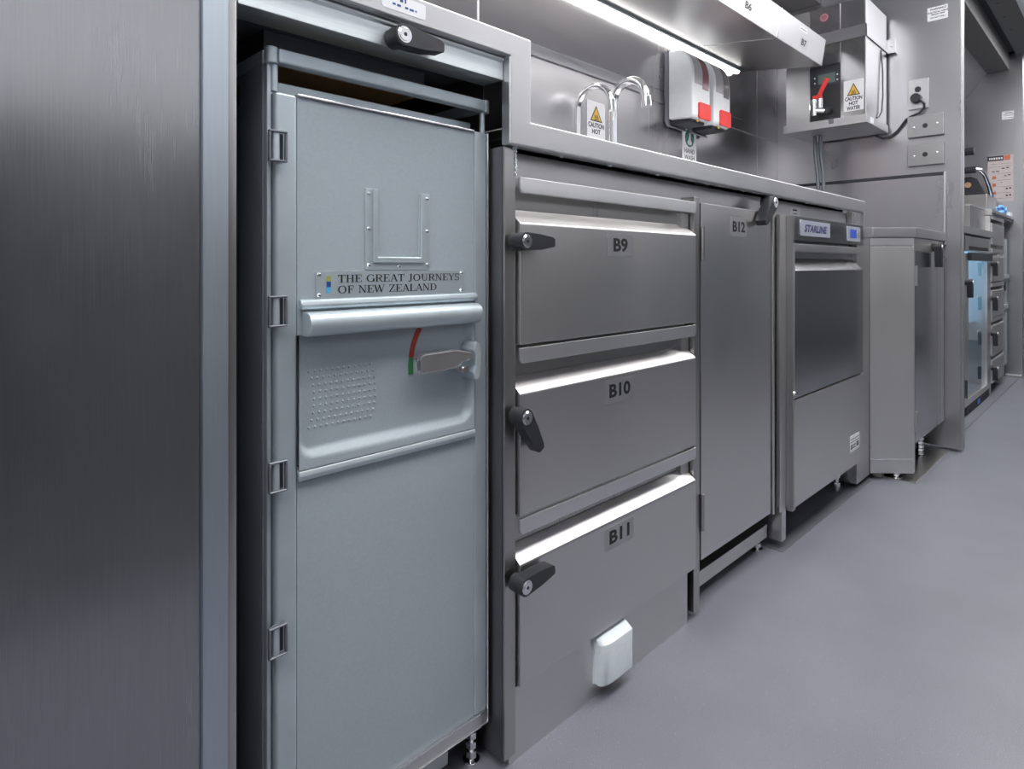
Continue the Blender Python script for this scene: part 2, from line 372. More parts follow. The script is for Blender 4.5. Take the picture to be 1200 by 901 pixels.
# ceiling lamps over the aisle
for i, (x, w) in enumerate(((-2.55, .5), (-1.65, .5), (-.75, .5), (.15, .5), (1.05, .5), (1.95, .5), (2.85, .5), (3.75, .5), (4.65, .5))):
    lab = ['square ceiling lamp panel at the near end wall', 'square ceiling lamp panel second from the near end wall', 'square ceiling lamp panel in front of the tall cabinet', 'square ceiling lamp panel over the camera', 'square ceiling lamp panel in front of the drawers',
           'square ceiling lamp panel in front of the dishwasher', 'square ceiling lamp panel beside the near bulkhead', 'square ceiling lamp panel in front of the glass door fridge', 'square ceiling lamp panel beside the far bulkhead'][i]
    t = thing('ceiling_light', lab, 'lamp', (x, .1, 1.97), 'lamps in the aisle ceiling')
    mb = MB()
    for (a, b, c, d) in ((x-.43, x+.43, -.26, -.24), (x-.43, x+.43, .375, .395), (x-.43, x-.41, -.24, .375), (x+.41, x+.43, -.24, .375)): mb.box(a, b, c, d, 1.955, 1.9695)
    mb.build('lamp_frame', 'white', t); Bx('diffuser', 'lamp', t, x-.4095, x+.4095, -.2395, .3745, 1.961, 1.9695)

# floor trims
struct(Bx('trim_4', 'alu_dark', None, 1.50, 2.20, .593, .629, 0, .0015))
fp = struct(Bx('trim_5', 'steel_old_shade', None, 2.262, 2.757, .487, .70, 0, .003)); Bx('plate_edge', 'steel_edge', fp, 2.262, 2.757, .4845, .4868, 0, .0035)
struct(Bx('trim_6', 'alu_dark', None, 2.81, 4.84, .50, .515, 0, .002))

# ================================================================== tall cabinet at left
t = thing('tall_cabinet', 'tall plain stainless steel cabinet filling the left edge, scratched and dull', 'cabinet', (-.3, .8, 0))
Bx('front_panel', 'steel_left', t, -.75, .2013, .603, .625, .0, 1.95)
Bx('carcass', 'steel_old_shade', t, -.75, .215, .625, 1.11, .0, 1.95)
p = Bx('corner_post', 'steel_pale', t, .2018, .2245, .597, .628, .0, 1.95, .001); p['label'] = 'pale bluish upright strip'
Bx('post_edge', 'steel_old_shade', t, .2247, .2334, .599, .64, .0, 1.95, .003)

# ================================================================== worktop with the raised frame over the trolley bay
wt = thing('worktop', 'long stainless steel worktop that steps up over the trolley bay', 'worktop', (1.2, .85, .84))
L0, L1 = .588, .606
mb = MB().prism([(.2336, .958), (.585, .958), (.585, .841), (2.119, .841), (2.119, .877), (.626, .877), (.626, .990), (.2336, .990)], 'y', L0, L1)
mb.build('front_edge', 'steel_edge', wt, .0028, 3)
Bx('bench_top', 'steel_x', wt, .6265, 2.119, .6065, 1.105, .862, .877, .001, 1)
Bx('raised_top', 'steel_x', wt, .2336, .6255, .6065, 1.105, .975, .990, .001, 1)
Bx('raised_side', 'steel_z', wt, .6265, .632, .6065, 1.105, .878, .972, .001, 1)
Bx('apron_rail', 'steel_x', wt, .6085, 2.070, .6280, .640, .8035, .8405)
screws(wt, [(x, .5975, .8408) for x in (.603, .70, .82, .96, 1.14, 1.30, 1.48, 1.66, 1.9)], Matrix(((1, 0, 0), (0, -1, 0), (0, 0, -1))), .0045, .003)
p = plate('worn_label', 'sign', wt, FY, (.385, L0, .966), .060, .018, .0004, .003); p['label'] = 'worn white sticker with faded blue print'
glyph_bars('faded_print', 'blue', wt, FY, (.385, L0-.0004, .966), [(.014, .018, .006, .008), (.020, .025, .0055, .008), (.031, .035, .0055, .0078), (.037, .043, .0052, .0075), (.045, .047, .0055, .0075), (.024, .028, .0115, .015), (.0305, .0325, .0115, .017)])
# weld bead between worktop and post
mb = MB()
for i in range(16):
    z = .838-.0023*i; mb.dome((.6068+.0011*math.sin(i*2.1), .5998, z), (0, -1, 0), .0021, .0017, 6)
mb.build('weld_bead', 'chrome', wt)

# ================================================================== trolley bay
tb = thing('trolley_bay', 'stainless steel bay that houses the grey trolley', 'cabinet', (.41, .85, 0))
lin = MB().prism([(.601, .928), (.640, .928), (.640, .9575), (.598, .9575), (.598, .9535), (.601, .9520)], 'x', .2345, .5845).build('lintel', 'steel_lintel', tb, .0012)
lin['label'] = 'pale scuffed strip across the top'
latch(lin, (.4080, .601, .9375), 0)
Bx('side_panel', 'steel_z', tb, .586, .6045, .626, 1.105, .012, .84)
Bx('side_liner', 'steel_shade', tb, .5845, .5858, .604, 1.105, .013, .840)
Bx('side_liner', 'steel_shade', tb, .5845, .5858, .641, 1.105, .840, .955)
Bx('side_liner', 'liner', tb, .2335, .2348, .64, 1.105, .0, .955)
Bx('rear_liner', 'steel_old_shade', tb, .2348, .5845, 1.09, 1.105, .0, .955)
Bx('top_liner', 'liner', tb, .2348, .5845, .641, 1.09, .945, .957)
p = Bx('hanging_board', 'liner', tb, .2975, .520, .69, 1.04, .9175, .944); Bx('board_base', 'plywood', p, .2975, .520, .687, 1.04, .9135, .9172)
f1 = thing('adjustable_foot', 'threaded steel foot on the floor at the corner of the trolley bay', 'foot', (.566, .645, 0))
def foot(t, x, y, top, r=.009):
    MB().cyl((x, y, 0), (x, y, .005), r*1.5, 18).build('foot_pad', 'chrome', t, .001)
    MB().cyl((x, y, .005), (x, y, top), r*.55, 12).build('threaded_rod', 'chrome', t)
    n = max(1, int((top-.008)/.014))
    for k in range(n): MB().cyl((x, y, .008+k*.013), (x, y, .017+k*.013), r, 6).build('nut', 'chrome', t, .0006)
foot(f1, .566, .645, .05, .008)

# ================================================================== service trolley
t = thing('service_trolley', 'grey-blue service trolley with hinged door and pictureless lettered plate', 'trolley', (.43, .85, 0))
t['label'] = 'grey-blue service trolley standing in the bay left of the drawers'
TY = .626
Bx('body', 'trolley_side', t, .281, .580, .668, 1.07, .085, .862, .003)
Bx('corner_upright', 'trolley_side', t, .2745, .2788, .640, .70, .06, .889, .001)
Bx('edge_bead', 'alu', t, .2765, .2812, .6335, .6395, .06, .889, .001)
# top gallery
mb = MB().box(.2860, .576, .626, .640, .8895, .9050)
mb.build('gallery_rail', 'alu', t, .0025)
Bx('gallery_rail', 'alu', t, .2755, .288, .6425, 1.06, .8895, .905, .002); Bx('gallery_rail', 'alu', t, .572, .582, .6425, 1.06, .8895, .905, .002)
for x in (.281, .579): MB().cyl((x, .633, .8885), (x, .633, .9055), .0068, 18).build('rail_corner', 'alu', t, .001)
for x in (.2845, .5765): MB().cyl((x, .6345, .861), (x, .6345, .8895), .0038, 12).build('rail_post', 'alu', t)
Bx('tray_edge', 'alu', t, .288, .574, .655, .658, .862, .878, .001, 1)
Bx('tray_edge', 'alu', t, .288, .574, 1.0, 1.003, .862, .885, .001, 1)
# door
d = MB().box(.3065, .5560, .6285, .655, .0765, .4632).box(.3065, .5560, .640, .655, .4632, .606).box(.3065, .5560, .6285, .655, .606, .858).build('door', 'trolley', t); d['label'] = 'grey-blue flat door'
Bx('door_edge', 'alu', d, .2825, .3062, .626, .655, .0765, .860, .004, 3)
Bx('door_edge', 'alu', d, .5563, .5770, .6265, .655, .0765, .860, .002)
Bx('door_bead', 'chrome', d, .5775, .5803, .6245, .655, .0575, .860, .001)
Bx('top_bead', 'chrome', d, .3065, .5560, .6262, .650, .8583, .8615, .001)
Bx('bottom_strip', 'steel_x', d, .2825, .5772, .6255, .655, .0575, .0762, .001)
Bx('bottom_bead', 'chrome', d, .2825, .5772, .6248, .626, .0745, .0762)
Bx('bottom_bead', 'chrome', d, .2825, .5772, .6248, .626, .0575, .0588)
for z in (.8020, .6330, .4640, .2960):
    hg = MB()
    x0, x1 = .2725, .2922
    for (a, b, c, e) in ((x0, x1, z+.0138, z+.0160), (x0, x1, z-.0160, z-.0138), (x0, x0+.0022, z-.0138, z+.0138), (x1-.0024, x1, z-.0138, z+.0138)): hg.box(a, b, .6185, .6235, c, e)
    h = hg.build('hinge', 'alu_dark', t, .0007, 1)
    Bx('hinge_back', 'dark', h, x0+.0023, x1-.0025, .6248, .6258, z-.0137, z+.0137)
    MB().cyl((.2812, .6240, z-.0136), (.2812, .6240, z+.0136), .0042, 14).build('hinge_pin', 'alu', h)
# card holder: U shaped flange with a raised inner channel
y0 = .6285
U = [(.389, .769), (.389, .675), (.4815, .675), (.4815, .769), (.4645, .769), (.4645, .690), (.4055, .690), (.4055, .769)]
ch = MB().prism(U, 'y', y0-.0012, y0).build('card_holder', 'alu', t, .0004, 1)
U2 = [(.3985, .769), (.3985, .6835), (.4725, .6835), (.4725, .769), (.4665, .769), (.4665, .6895), (.4045, .6895), (.4045, .769)]
MB().prism(U2, 'y', y0-.0035, y0-.0012).build('card_channel', 'alu', ch, .0005, 1)
screws(ch, [(x, y0-.0012, z) for x, z in ((.3935, .763), (.3935, .7225), (.3935, .6805), (.435, .6793), (.477, .6805), (.477, .7225), (.477, .763))], FY, .0026, .0015, m='chrome')
# lettered plate
npl = plate('name_plate', 'alu', t, FY, (.3277, y0, .6440), .2095, .0297, .0012, .002); npl['label'] = 'riveted plate with serif lettering and three coloured squares'
screws(npl, [(x, y0-.0012, z) for x in (.3315, .5330) for z in (.6475, .6700)], FY, .0025, .0014, m='chrome')
for i, m in enumerate(('olive', 'blue', 'sky')): Bx('colour_square', m, npl, .3400, .3452, y0-.00145, y0-.0011, .6660-.006*(i+1)+.0022, .6660-.006*i+.0022)
serif_text('lettering', 'THE GREAT JOURNEYS', .0086, (.3535, y0-.0015, .6610), FY, 'ink', npl, .1765)
serif_text('lettering', 'OF NEW ZEALAND', .0086, (.3535, y0-.0015, .6488), FY, 'ink', npl, .1390)
# rails and bumper
MB().prism([(.6285, .632), (.6235, .6335), (.622, .6375), (.6235, .6425), (.6285, .644)], 'x', .3090, .5580).build('rail', 'alu', t, .0006, 1)
bp = [(.6285, .6045)]
for k in range(9):
    a = math.radians(-90+180*k/8); bp.append((.617-.0105*math.cos(a), .6173+.0128*math.sin(a)))
bp.append((.6285, .6305))
MB().prism(bp, 'x', .3120, .5535).build('bumper_bar', 'alu', t, .0006, 1)
MB().prism([(.6285, .4505), (.6235, .452), (.622, .457), (.6235, .462), (.6285, .463)], 'x', .3063, .5545).build('rail', 'alu', t, .0006, 1)
# scooped latch panel
gx, gz = 90, 60; X0, X1, Z0, Z1 = .3066, .5530, .4632, .6060
def sdf(x, z):
    cx, cz, hx, hz, r = (.3095+.546)/2, (.478+.63)/2, (.546-.3095)/2, (.63-.478)/2, .016
    qx, qz = abs(x-cx)-hx+r, abs(z-cz)-hz+r
    return -(math.hypot(max(qx, 0), max(qz, 0))+min(max(qx, qz), 0)-r)
bm = bmesh.new(); vg = []
for j in range(gz+1):
    row = []
    for i in range(gx+1):
        x = X0+(X1-X0)*i/gx; z = Z0+(Z1-Z0)*j/gz
        wdt = .006 if z > .50 else .006+.006*max(0, math.sin((x-X0)/(X1-X0)*PI))
        q = max(0, min(1, sdf(x, z)/wdt+.5)); q = q*q*(3-2*q)
        row.append(bm.verts.new((x, .6235+.0100*q, z)))
    vg.append(row)
for j in range(gz):
    for i in range(gx): bm.faces.new((vg[j][i], vg[j][i+1], vg[j+1][i+1], vg[j+1][i]))
mb = MB(); mb.bm.free(); mb.bm = bm
sc = mb.build('scoop_panel', 'trolley', t, smooth=math.radians(60))
# the door behind the scoop is cut back so that the scoop lies in front of it
mb = MB()
for r in range(9):
    n = 12; off = [0, .003, .005, .006, .006, .006, .005, .003, 0][r]
    for c in range(n): mb.dome((.3225+off+.0070*c, .6334, .5650-.0076*r), (0, -1, 0), .0016, .0014, 7)
dt = mb.build('raised_dots', 'trolley', t); dt['kind'] = 'stuff'
# red and green indicator arc
def arcband(a0, a1, r0, r1, cx, cz, n=8):
    return [(cx+r0*math.cos(math.radians(a0+(a1-a0)*k/n)), cz+r0*math.sin(math.radians(a0+(a1-a0)*k/n))) for k in range(n+1)] + \
           [(cx+r1*math.cos(math.radians(a1+(a0-a1)*k/n)), cz+r1*math.sin(math.radians(a1+(a0-a1)*k/n))) for k in range(n+1)]
cx, cz = .5395, .5560
MB().prism(arcband(146, 173, .0795, .0865, cx, cz), 'y', .6328, .6334).build('red_indicator', 'redpaint', t)
MB().prism(arcband(173, 187, .0795, .0865, cx, cz), 'y', .6328, .6334).build('green_indicator', 'greenpaint', t)
lv = MB().prism([(.456, .5490), (.512, .5505), (.522, .5570), (.536, .5580), (.536, .5675), (.510, .5730), (.459, .5720), (.454, .5690), (.454, .5520)], 'y', .6090, .6200).build('door_latch', 'steel_x', t, .0015)
lv['label'] = 'polished steel swing latch'
Bx('latch_tip', 'chrome', lv, .4490, .4535, .6100, .6190, .5515, .5675, .002)
MB().cyl((.5240, .6070, .5465), (.5240, .6330, .5465), .0052, 14).build('latch_bolt', 'chrome', lv, .001)
MB().cyl((.5180, .6090, .5475), (.5180, .6330, .5475), .0042, 14).build('latch_bolt', 'chrome', lv, .001)
MB().prism([(.5395, .5330), (.5440, .5300), (.5490, .5340), (.5510, .5450), (.5510, .5680), (.5490, .5770), (.5440, .5810), (.5395, .5770), (.5375, .5700), (.5420, .5640), (.5420, .5480), (.5375, .5410)], 'y', .6080, .6340).build('latch_guard', 'alu', t, .0015)
for x in (.325, .545):
    for y in (.700, 1.00):
        w = MB().cyl((x-.010, y, .032), (x+.010, y, .032), .031, 22).build('castor_wheel', 'rubber', t, .002); Bx('castor_fork', 'alu_dark', w, x-.014, x+.014, y-.012, y+.03, .055, .085, .002)
MB().prism([(.44, .058), (.5400, .058), (.5380, .003), (.47, .003)], 'y', .661, .667).build('brake_pedal', 'socket', t, .001)
# crumpled paper in the gallery
random.seed(3)
bm = bmesh.new(); vg = []
for j in range(9):
    row = []
    for i in range(17):
        x = .296+.272*i/16; y = .665+.30*j/8; e = min(i, 16-i, j, 8-j)
        row.append(bm.verts.new((x+random.uniform(-.004, .004), y+random.uniform(-.004, .004), .8645+(.006+random.uniform(0, .013) if e > 0 else 0))))
    vg.append(row)
for j in range(8):
    for i in range(16): bm.faces.new((vg[j][i], vg[j][i+1], vg[j+1][i+1], vg[j+1][i]))
mb = MB(); mb.bm.free(); mb.bm = bm
tag(mb.build('paper_bag', 'cardboard', None, smooth=.2), 'crumpled beige paper bag lying on top of the trolley', 'bag')

# ================================================================== drawer cabinet
t = thing('drawer_cabinet', 'stainless steel cabinet with three lettered drawers', 'cabinet', (.85, .85, 0))
t['label'] = 'stainless steel cabinet with the three drawers B9, B10 and B11'
Bx('post', 'steel_old_shade', t, .586, .6075, .600, .6255, .013, .8405, .0015)
Bx('post', 'steel_old_shade', t, 1.0935, 1.1155, .600, .640, .013, .812, .0015)
Bx('carcass', 'steel_old_shade', t, .606, 1.0925, .650, 1.10, .05, .835)
Bx('skirting', 'steel_x', t, .5975, 1.0750, .6040, .614, .0, .1000)
for k in range(3):
    dz = -.2340*k; nm = ('B9', 'B10', 'B11')[k]
    zt, zb = .7370+dz, .5715+dz
    # hanging rail above the drawer with rounded lower corners
    prof = [(.6105, .8010+dz), (.6105, .7860+dz), (.6120, .7820+dz), (.6160, .7795+dz), (1.0860, .7795+dz), (1.0895, .7815+dz), (1.0915, .7850+dz), (1.0915, .8010+dz)]
    MB().prism(prof, 'y', .594, .599).build('hanging_rail', 'steel_rail', t, .0012)
    Bx('recess_back', 'steel_old_shade', t, .6095, 1.0925, .6200, .649, .7580+dz, .8030+dz)  # darker steel here paints the shade inside the finger recess
    dr = MB().prism([(.594, zb), (.594, zt), (.5955, zt+.0025), (.6195, zt+.0215), (.6195, zb)], 'x', .6102, 1.0905).build('drawer', 'steel_x', t, .0014)
    dr['label'] = 'steel drawer lettered '+nm
    Bx('recess_cheek', 'steel_x', dr, 1.062, 1.0905, .610, .6197, zt+.0150, zt+.042)
    lx, lw_ = (.844, .842, .841)[k], (.0395, .058, .055)[k]
    plate('number_label', 'clear_label', dr, FY, (lx-(.0365 if k == 0 else .040), .594, zt-.0430), .073 if k == 0 else .080, .036, .0003, .004)
    text('number', nm, .0285, (lx, .5936, zt-.0335), FY, 'ink', dr, .0010, width=lw_)
    latch(dr, (.5985, .594, .7120 if k == 0 else (.4780 if k == 1 else .2540)), (0, -58, 5)[k])
t = thing('wall_box', 'white plastic cover box fixed to the skirting below drawer B11', 'cover box', (.88, .59, .03))
bz0, bz1, bx0, bx1, yb = .0245, .0955, .7840, .8620, .6037
plan = [(bx0, yb), (bx0, .592), (bx0+.002, .5875), (bx0+.006, .5840), (bx0+.013, .5815), (bx0+.022, .5805), (bx1-.006, .5805), (bx1-.002, .582), (bx1, .586), (bx1, yb)]
mb = MB(); n = len(plan); rings = []
for z, q in ((bz0, .90), (bz0+.003, 1.0), (bz1-.009, 1.0), (bz1-.007, .97), (bz1, .42)):
    rings.append([mb.bm.verts.new((x, yb+(y-yb)*q, z)) for x, y in plan])
for P_, Q_ in zip(rings, rings[1:]):
    for i in range(n): mb.bm.faces.new((P_[i], P_[(i+1) % n], Q_[(i+1) % n], Q_[i]))
mb.bm.faces.new(rings[0][::-1]); mb.bm.faces.new(rings[-1])
mb.build('cover', 'socket', t)
Bx('back_plate', 'socket', t, bx0-.001, bx1+.001, .6015, .6039, bz0-.001, bz1+.001)

# ================================================================== cupboard B12
t = thing('cupboard', 'narrow stainless steel cupboard lettered B12 between drawers and dishwasher', 'cupboard', (1.3, .85, 0))
Bx('carcass', 'steel_old_shade', t, 1.118, 1.500, .640, 1.10, .11, .800)
d = Bx('door', 'steel_z', t, 1.1215, 1.4480, .600, .625, .1050, .8020, .0012)
latch(d, (1.4130, .604, .8215), 224, k=1.25)
plate('number_label', 'clear_label', d, FY, (1.2455, .600, .742), .078, .040, .0003, .004)
text('number', 'B12', .0300, (1.2840, .5996, .7520), FY, 'ink', d, .0010, width=.0585)
for z0, z1 in ((.690, .755), (.165, .235)):
    hg = MB().cyl((1.1205, .5965, z0), (1.1205, .5965, z1), .0042, 12).build('hinge', 'steel_old_shade', d)
    Bx('hinge_leaf', 'steel_x', d, 1.1240, 1.1320, .5985, .6005, z0+.002, z1-.002)
Bx('bottom_rail', 'steel_x', t, 1.1175, 1.4950, .628, .650, .0270, .0580, .0015)
Bx('post', 'steel_z', t, 1.5135, 1.5375, .600, .633, .0180, .8030, .0012)
for x0, x1, zb in ((1.456, 1.466, .10), (1.4965, 1.5130, .093)): Bx('door_strip', 'steel_z', t, x0, x1, .598, .606, zb, .800, .001)
Bx('filler', 'steel_old_shade', t, 1.449, 1.5130, .612, .636, .10, .8030)
tag(f := thing('adjustable_foot', '', ''), 'threaded steel foot on the floor below the cupboard lettered B12', 'foot'); f['_at'] = (1.47, .642, 0); foot(f, 1.470, .642, .0265, .009)

# ================================================================== dishwasher
t = thing('dishwasher', 'stainless steel undercounter dishwasher with small blue screen', 'dishwasher', (1.81, .85, 0))
DX0, DX1, DF = 1.5395, 2.0765, .582
Bx('body', 'steel_old_shade', t, DX0+.004, DX1-.002, .616, 1.09, .10, .798)
Bx('side_flange', 'steel_old_shade', t, DX0-.001, DX0+.0035, DF+.002, .70, .095, .800)
cp = Bx('control_panel', 'steel_dark', t, DX0+.004, DX1, DF, .6155, .7400, .8000, .002); cp['label'] = 'dark steel control panel'
plate('badge', 'badge', cp, FY, (1.578, DF, .7535), .208, .0385, .0015, .004)
text('badge_lettering', 'STARLINE', .0245, (1.6820, DF-.0018, .7640), FY, 'navy', cp, .0009, .25, width=.158, space=1.06)
plate('screen_frame', 'badge', cp, FY, (1.9270, DF, .7500), .117, .0420, .0015, .003)
Bx('screen', 'lcd', cp, 1.952, 2.008, DF-.0020, DF-.0014, .7590, .7840)
for x, z in ((1.940, .762), (1.940, .772), (1.940, .782)): MB().cyl((x, DF-.0022, z), (x, DF-.0014, z), .0035, 10).build('button', 'clear_label', cp)
MB().cyl((2.026, DF-.0022, .771), (2.026, DF-.0014, .771), .010, 16).build('button', 'clear_label', cp)
Bx('grip_rail', 'steel_x', t, DX0+.010, DX1-.001, DF+.004, .6155, .7140, .7340, .003)
Bx('recess_back', 'steel_dark', t, DX0+.004, DX1, .6120, .6155, .6980, .7130)
dr = MB().prism([(DF, .3590), (DF, .6670), (DF+.0015, .6690), (.6115, .6975), (.6115, .3590)], 'x', DX0+.004, DX1-.002).build('door', 'steel_dark', t, .0012); dr['label'] = 'smooth dark steel door with bevelled top'
Bx('door_side_trim', 'steel_edge', dr, DX0-.001, DX0+.0035, DF-.001, DF+.0015, .3590, .73)
Bx('lower_panel', 'steel_z', t, DX0+.004, DX1-.001, DF, .6155, .0960, .3545, .0012)
lp = plate('rating_label', 'sign', t, FY, (1.955, DF, .1420), .085, .046, .0004, .002)
glyph_bars('label_print', 'ink_grey', lp, FY, (1.955, DF-.0004, .1420), [(.004, .081, .034, .036), (.004, .081, .026, .028), (.006, .020, .006, .020), (.024, .050, .008, .012), (.024, .050, .015, .019), (.056, .078, .008, .022)])
MB().dome((1.5405, DF, .3720), (0, -1, 0), .006, .005, 10).build('pivot_screw', 'chrome', t)
for x in (1.60, 2.02):
    MB().cyl((x, .640, .0), (x, .640, .10), .007, 12).build('foot', 'chrome', t)
    for k in range(3): MB().cyl((x, .640, .012+.03*k), (x, .640, .028+.03*k), .011, 6).build('foot_nut', 'chrome', t, .001)
Bx('base_bracket', 'steel_old_shade', t, 1.545, 1.565, .588, .640, .085, .0955)
t = thing('end_panel', 'upright stainless steel panel between dishwasher and corner cupboard', 'panel', (2.14, .85, 0))
Bx('upright', 'steel_z', t, 2.0790, 2.2040, .6000, .640, .016, .8405 if False else .7680, .001)
Bx('upright_back', 'steel_z', t, 2.082, 2.118, .6405, 1.09, .016, .861)
Bx('rail_stub', 'steel_x', t, 2.0775, 2.112, .614, .634, .772, .8405)
Bx('end_return', 'steel_edge', t, 2.1125, 2.1195, .590, .5995, .742, .8405, .001, 1)
lb = plate('white_label', 'sign', wt, FY, (1.632, .628, .8080), .072, .0245, .0004, .002)
glyph_bars('label_print', 'ink', lb, FY, (1.634, .6276, .8080), [(.019, .046, .0135, .0175), (.022, .028, .005, .0075), (.032, .043, .005, .0075)])

# ================================================================== corner cupboard
t = thing('corner_cupboard', 'lower stainless steel cupboard with an angled corner beside the bulkhead', 'cupboard', (2.45, .8, 0))
a, b = Vector((2.207, .600)), Vector((2.305, .502))
def chamfer(z0, z1, y_in=1.09, x_end=2.70, off=0.0, xs=2.207):
    return [(a.x, .6005), (b.x, b.y+0.0), (x_end, b.y), (x_end, y_in), (xs, y_in)]
MB().prism([(2.2085, .604), (2.307, .5055), (2.753, .5055), (2.753, 1.09), (2.2085, 1.09)], 'z', .110, .768).build('carcass', 'steel_old_shade', t)
def angled(name, m, s0, s1, z0, z1, th=.003, bev=.0008, parent=None, dy=0):
    dirv = (b-a).normalized(); nrm = Vector((-dirv.y*-1, dirv.x*-1)); nrm = Vector((dirv.y, -dirv.x))
    p, q = a+dirv*s0, a+dirv*s1
    if nrm.x > 0: nrm = -nrm
    pts = [p+nrm*(th+dy), q+nrm*(th+dy), q+nrm*dy, p+nrm*dy]
    return MB().prism([tuple(v) for v in pts], 'z', z0, z1).build(name, m, parent or t, bev, 1)
LN = (b-a).length
p = angled('angled_panel', 'steel_angled', .0, LN, .0660, .7400); p['label'] = 'angled front panel'
angled('kick_panel', 'steel_angled', .0, LN, .0210, .0630, .004)
angled('panel_bead', 'chrome', .0, LN-.004, .0625, .0660, .005)
angled('upper_strip', 'steel_angled', .0, LN, .7430, .7680, .003)
d = Bx('door', 'steel_dark', t, 2.3220, 2.6400, .4990, .5052, .1120, .7230, .001)
latch(d, (2.556, .499, .7420), -88, k=1.2)
Bx('stile', 'steel_edge', t, 2.6430, 2.7000, .5005, .5052, .11, .7680, .001)
Bx('stile', 'steel_z', t, 2.7020, 2.7530, .5015, .5052, .11, .7680)
Bx('stile', 'steel_z', t, 2.3065, 2.3190, .5000, .5052, .021, .7680, .001)
Bx('upper_rail', 'steel_x', t, 2.3195, 2.6420, .5005, .5052, .7260, .7680, .001)
for z0, z1 in ((.6145, .6800), (.1476, .2131)): MB().cyl((2.3215, .4975, z0), (2.3215, .4975, z1), .0045, 10).build('hinge', 'steel_edge', d)
for i, (x, y) in enumerate(((2.285, .545), (2.60, .545))):
    ft = thing('adjustable_foot', ['threaded steel foot under the angled corner of the corner cupboard', 'threaded steel foot under the corner cupboard close to the bulkhead'][i], 'foot', (x, y, 0)); foot(ft, x, y, .11, .011)
Bx('drain_block', 'steel_old_shade', t, 2.24, 2.27, .575, .60, .004, .11)
t = thing('corner_worktop', 'low stainless steel worktop with an angled corner beside the bulkhead', 'worktop', (2.45, .8, .77))
MB().prism([(2.205, .590), (2.302, .493), (2.733, .493), (2.733, .5015), (2.745, .5025), (2.745, 1.10), (2.205, 1.10)], 'z', .769, .800).build('top', 'steel_edge', t, .002)

# ================================================================== boiler on the bulkhead
t = thing('water_boiler', 'wall-mounted steel hot water boiler with red tap lever', 'boiler', (2.6, .82, 1.19))
BX = 2.475
Bx('body', 'steel_bulk', t, BX+.003, 2.735, .685, .966, 1.222, 1.645, .002)
Bx('front_panel', 'steel_dark', t, BX, BX+.0028, .688, .7685, 1.222, 1.643, .0008, 1)
Bx('front_panel', 'steel_dark', t, BX, BX+.0028, .7695, .8755, 1.425, 1.643, .0008, 1)
p = Bx('front_panel', 'steel_edge', t, BX, BX+.0028, .8775, .965, 1.222, 1.643, .0008, 1)
Bx('panel_seam', 'chrome', t, BX-.001, BX+.0025, .8757, .8772, 1.222, 1.643)
Bx('corner_bead', 'steel_edge', t, BX-.0005, BX+.006, .6838, .6876, 1.222, 1.643, .001)
MB().prism([(BX-.008, 1.1915), (BX-.008, 1.2215), (2.735, 1.2215), (2.735, 1.1915)], 'y', .679, .973).build('drip_tray', 'steel_edge', t, .0015)
Bx('drain_spout', 'alu_dark', t, BX-.013, BX-.0085, .790, .806, 1.205, 1.2215, .001)
cp = Bx('control_face', 'black', t, BX-.002, BX+.0028, .7698, .8753, 1.2225, 1.4235, .001); cp['label'] = 'black control face with grey screen'
Bx('screen', 'lcd_grey', cp, BX-.003, BX-.0018, .786, .8460, 1.358, 1.394)
Bx('screen_surround', 'dark', cp, BX-.0026, BX-.0019, .7735, .8720, 1.348, 1.404)
for y, z in ((.858, 1.384), (.858, 1.365), (.779, 1.384), (.779, 1.365)): MB().dome((BX-.0025, y, z), (-1, 0, 0), .0032, .0015, 8).build('button', 'sign', cp)
tp = MB().tube([(BX-.002, .8200, 1.252), (BX-.030, .8200, 1.252), (BX-.034, .8400, 1.256), (BX-.036, .8480, 1.256)], .0095, 14).tube([(BX-.036, .8480, 1.296), (BX-.036, .8480, 1.236)], [.011, .0085], 14).tube([(BX-.036, .826, 1.296), (BX-.036, .826, 1.262)], .009, 12).build('tap_body', 'chrome', t)
MB().tube([(BX-.002, .8080, 1.254), (BX-.022, .8080, 1.254)], [.014, .012], 16).build('tap_knob', 'black', tp)
MB().tube([(BX-.036, .852, 1.302), (BX-.036, .822, 1.304)], .0085, 10).tube([(BX-.036, .834, 1.302), (BX-.040, .8020, 1.366)], [.0075, .0085], 10).build('tap_lever', 'red', tp, .001)
MB().cyl((BX, .8255, 1.606), (BX-.001, .8255, 1.606), .0145, 20).build('round_sticker', 'pink', t)
MB().cyl((BX-.001, .8255, 1.606), (BX-.0014, .8255, 1.606), .0095, 16).build('sticker_centre', 'pink_dark', t)
# strap
st = MB().box(BX-.004, BX-.0012, .681, .969, 1.502, 1.546).box(BX-.004, 2.735, .681, .6838, 1.502, 1.546).build('strap', 'steel_bulk', t)
Bx('strap_bracket', 'steel_bulk', st, 2.7353, 2.7595, .655, .684, 1.497, 1.552, .002); screws(st, [(2.7352, .668, 1.525)], FX, .004, .002)
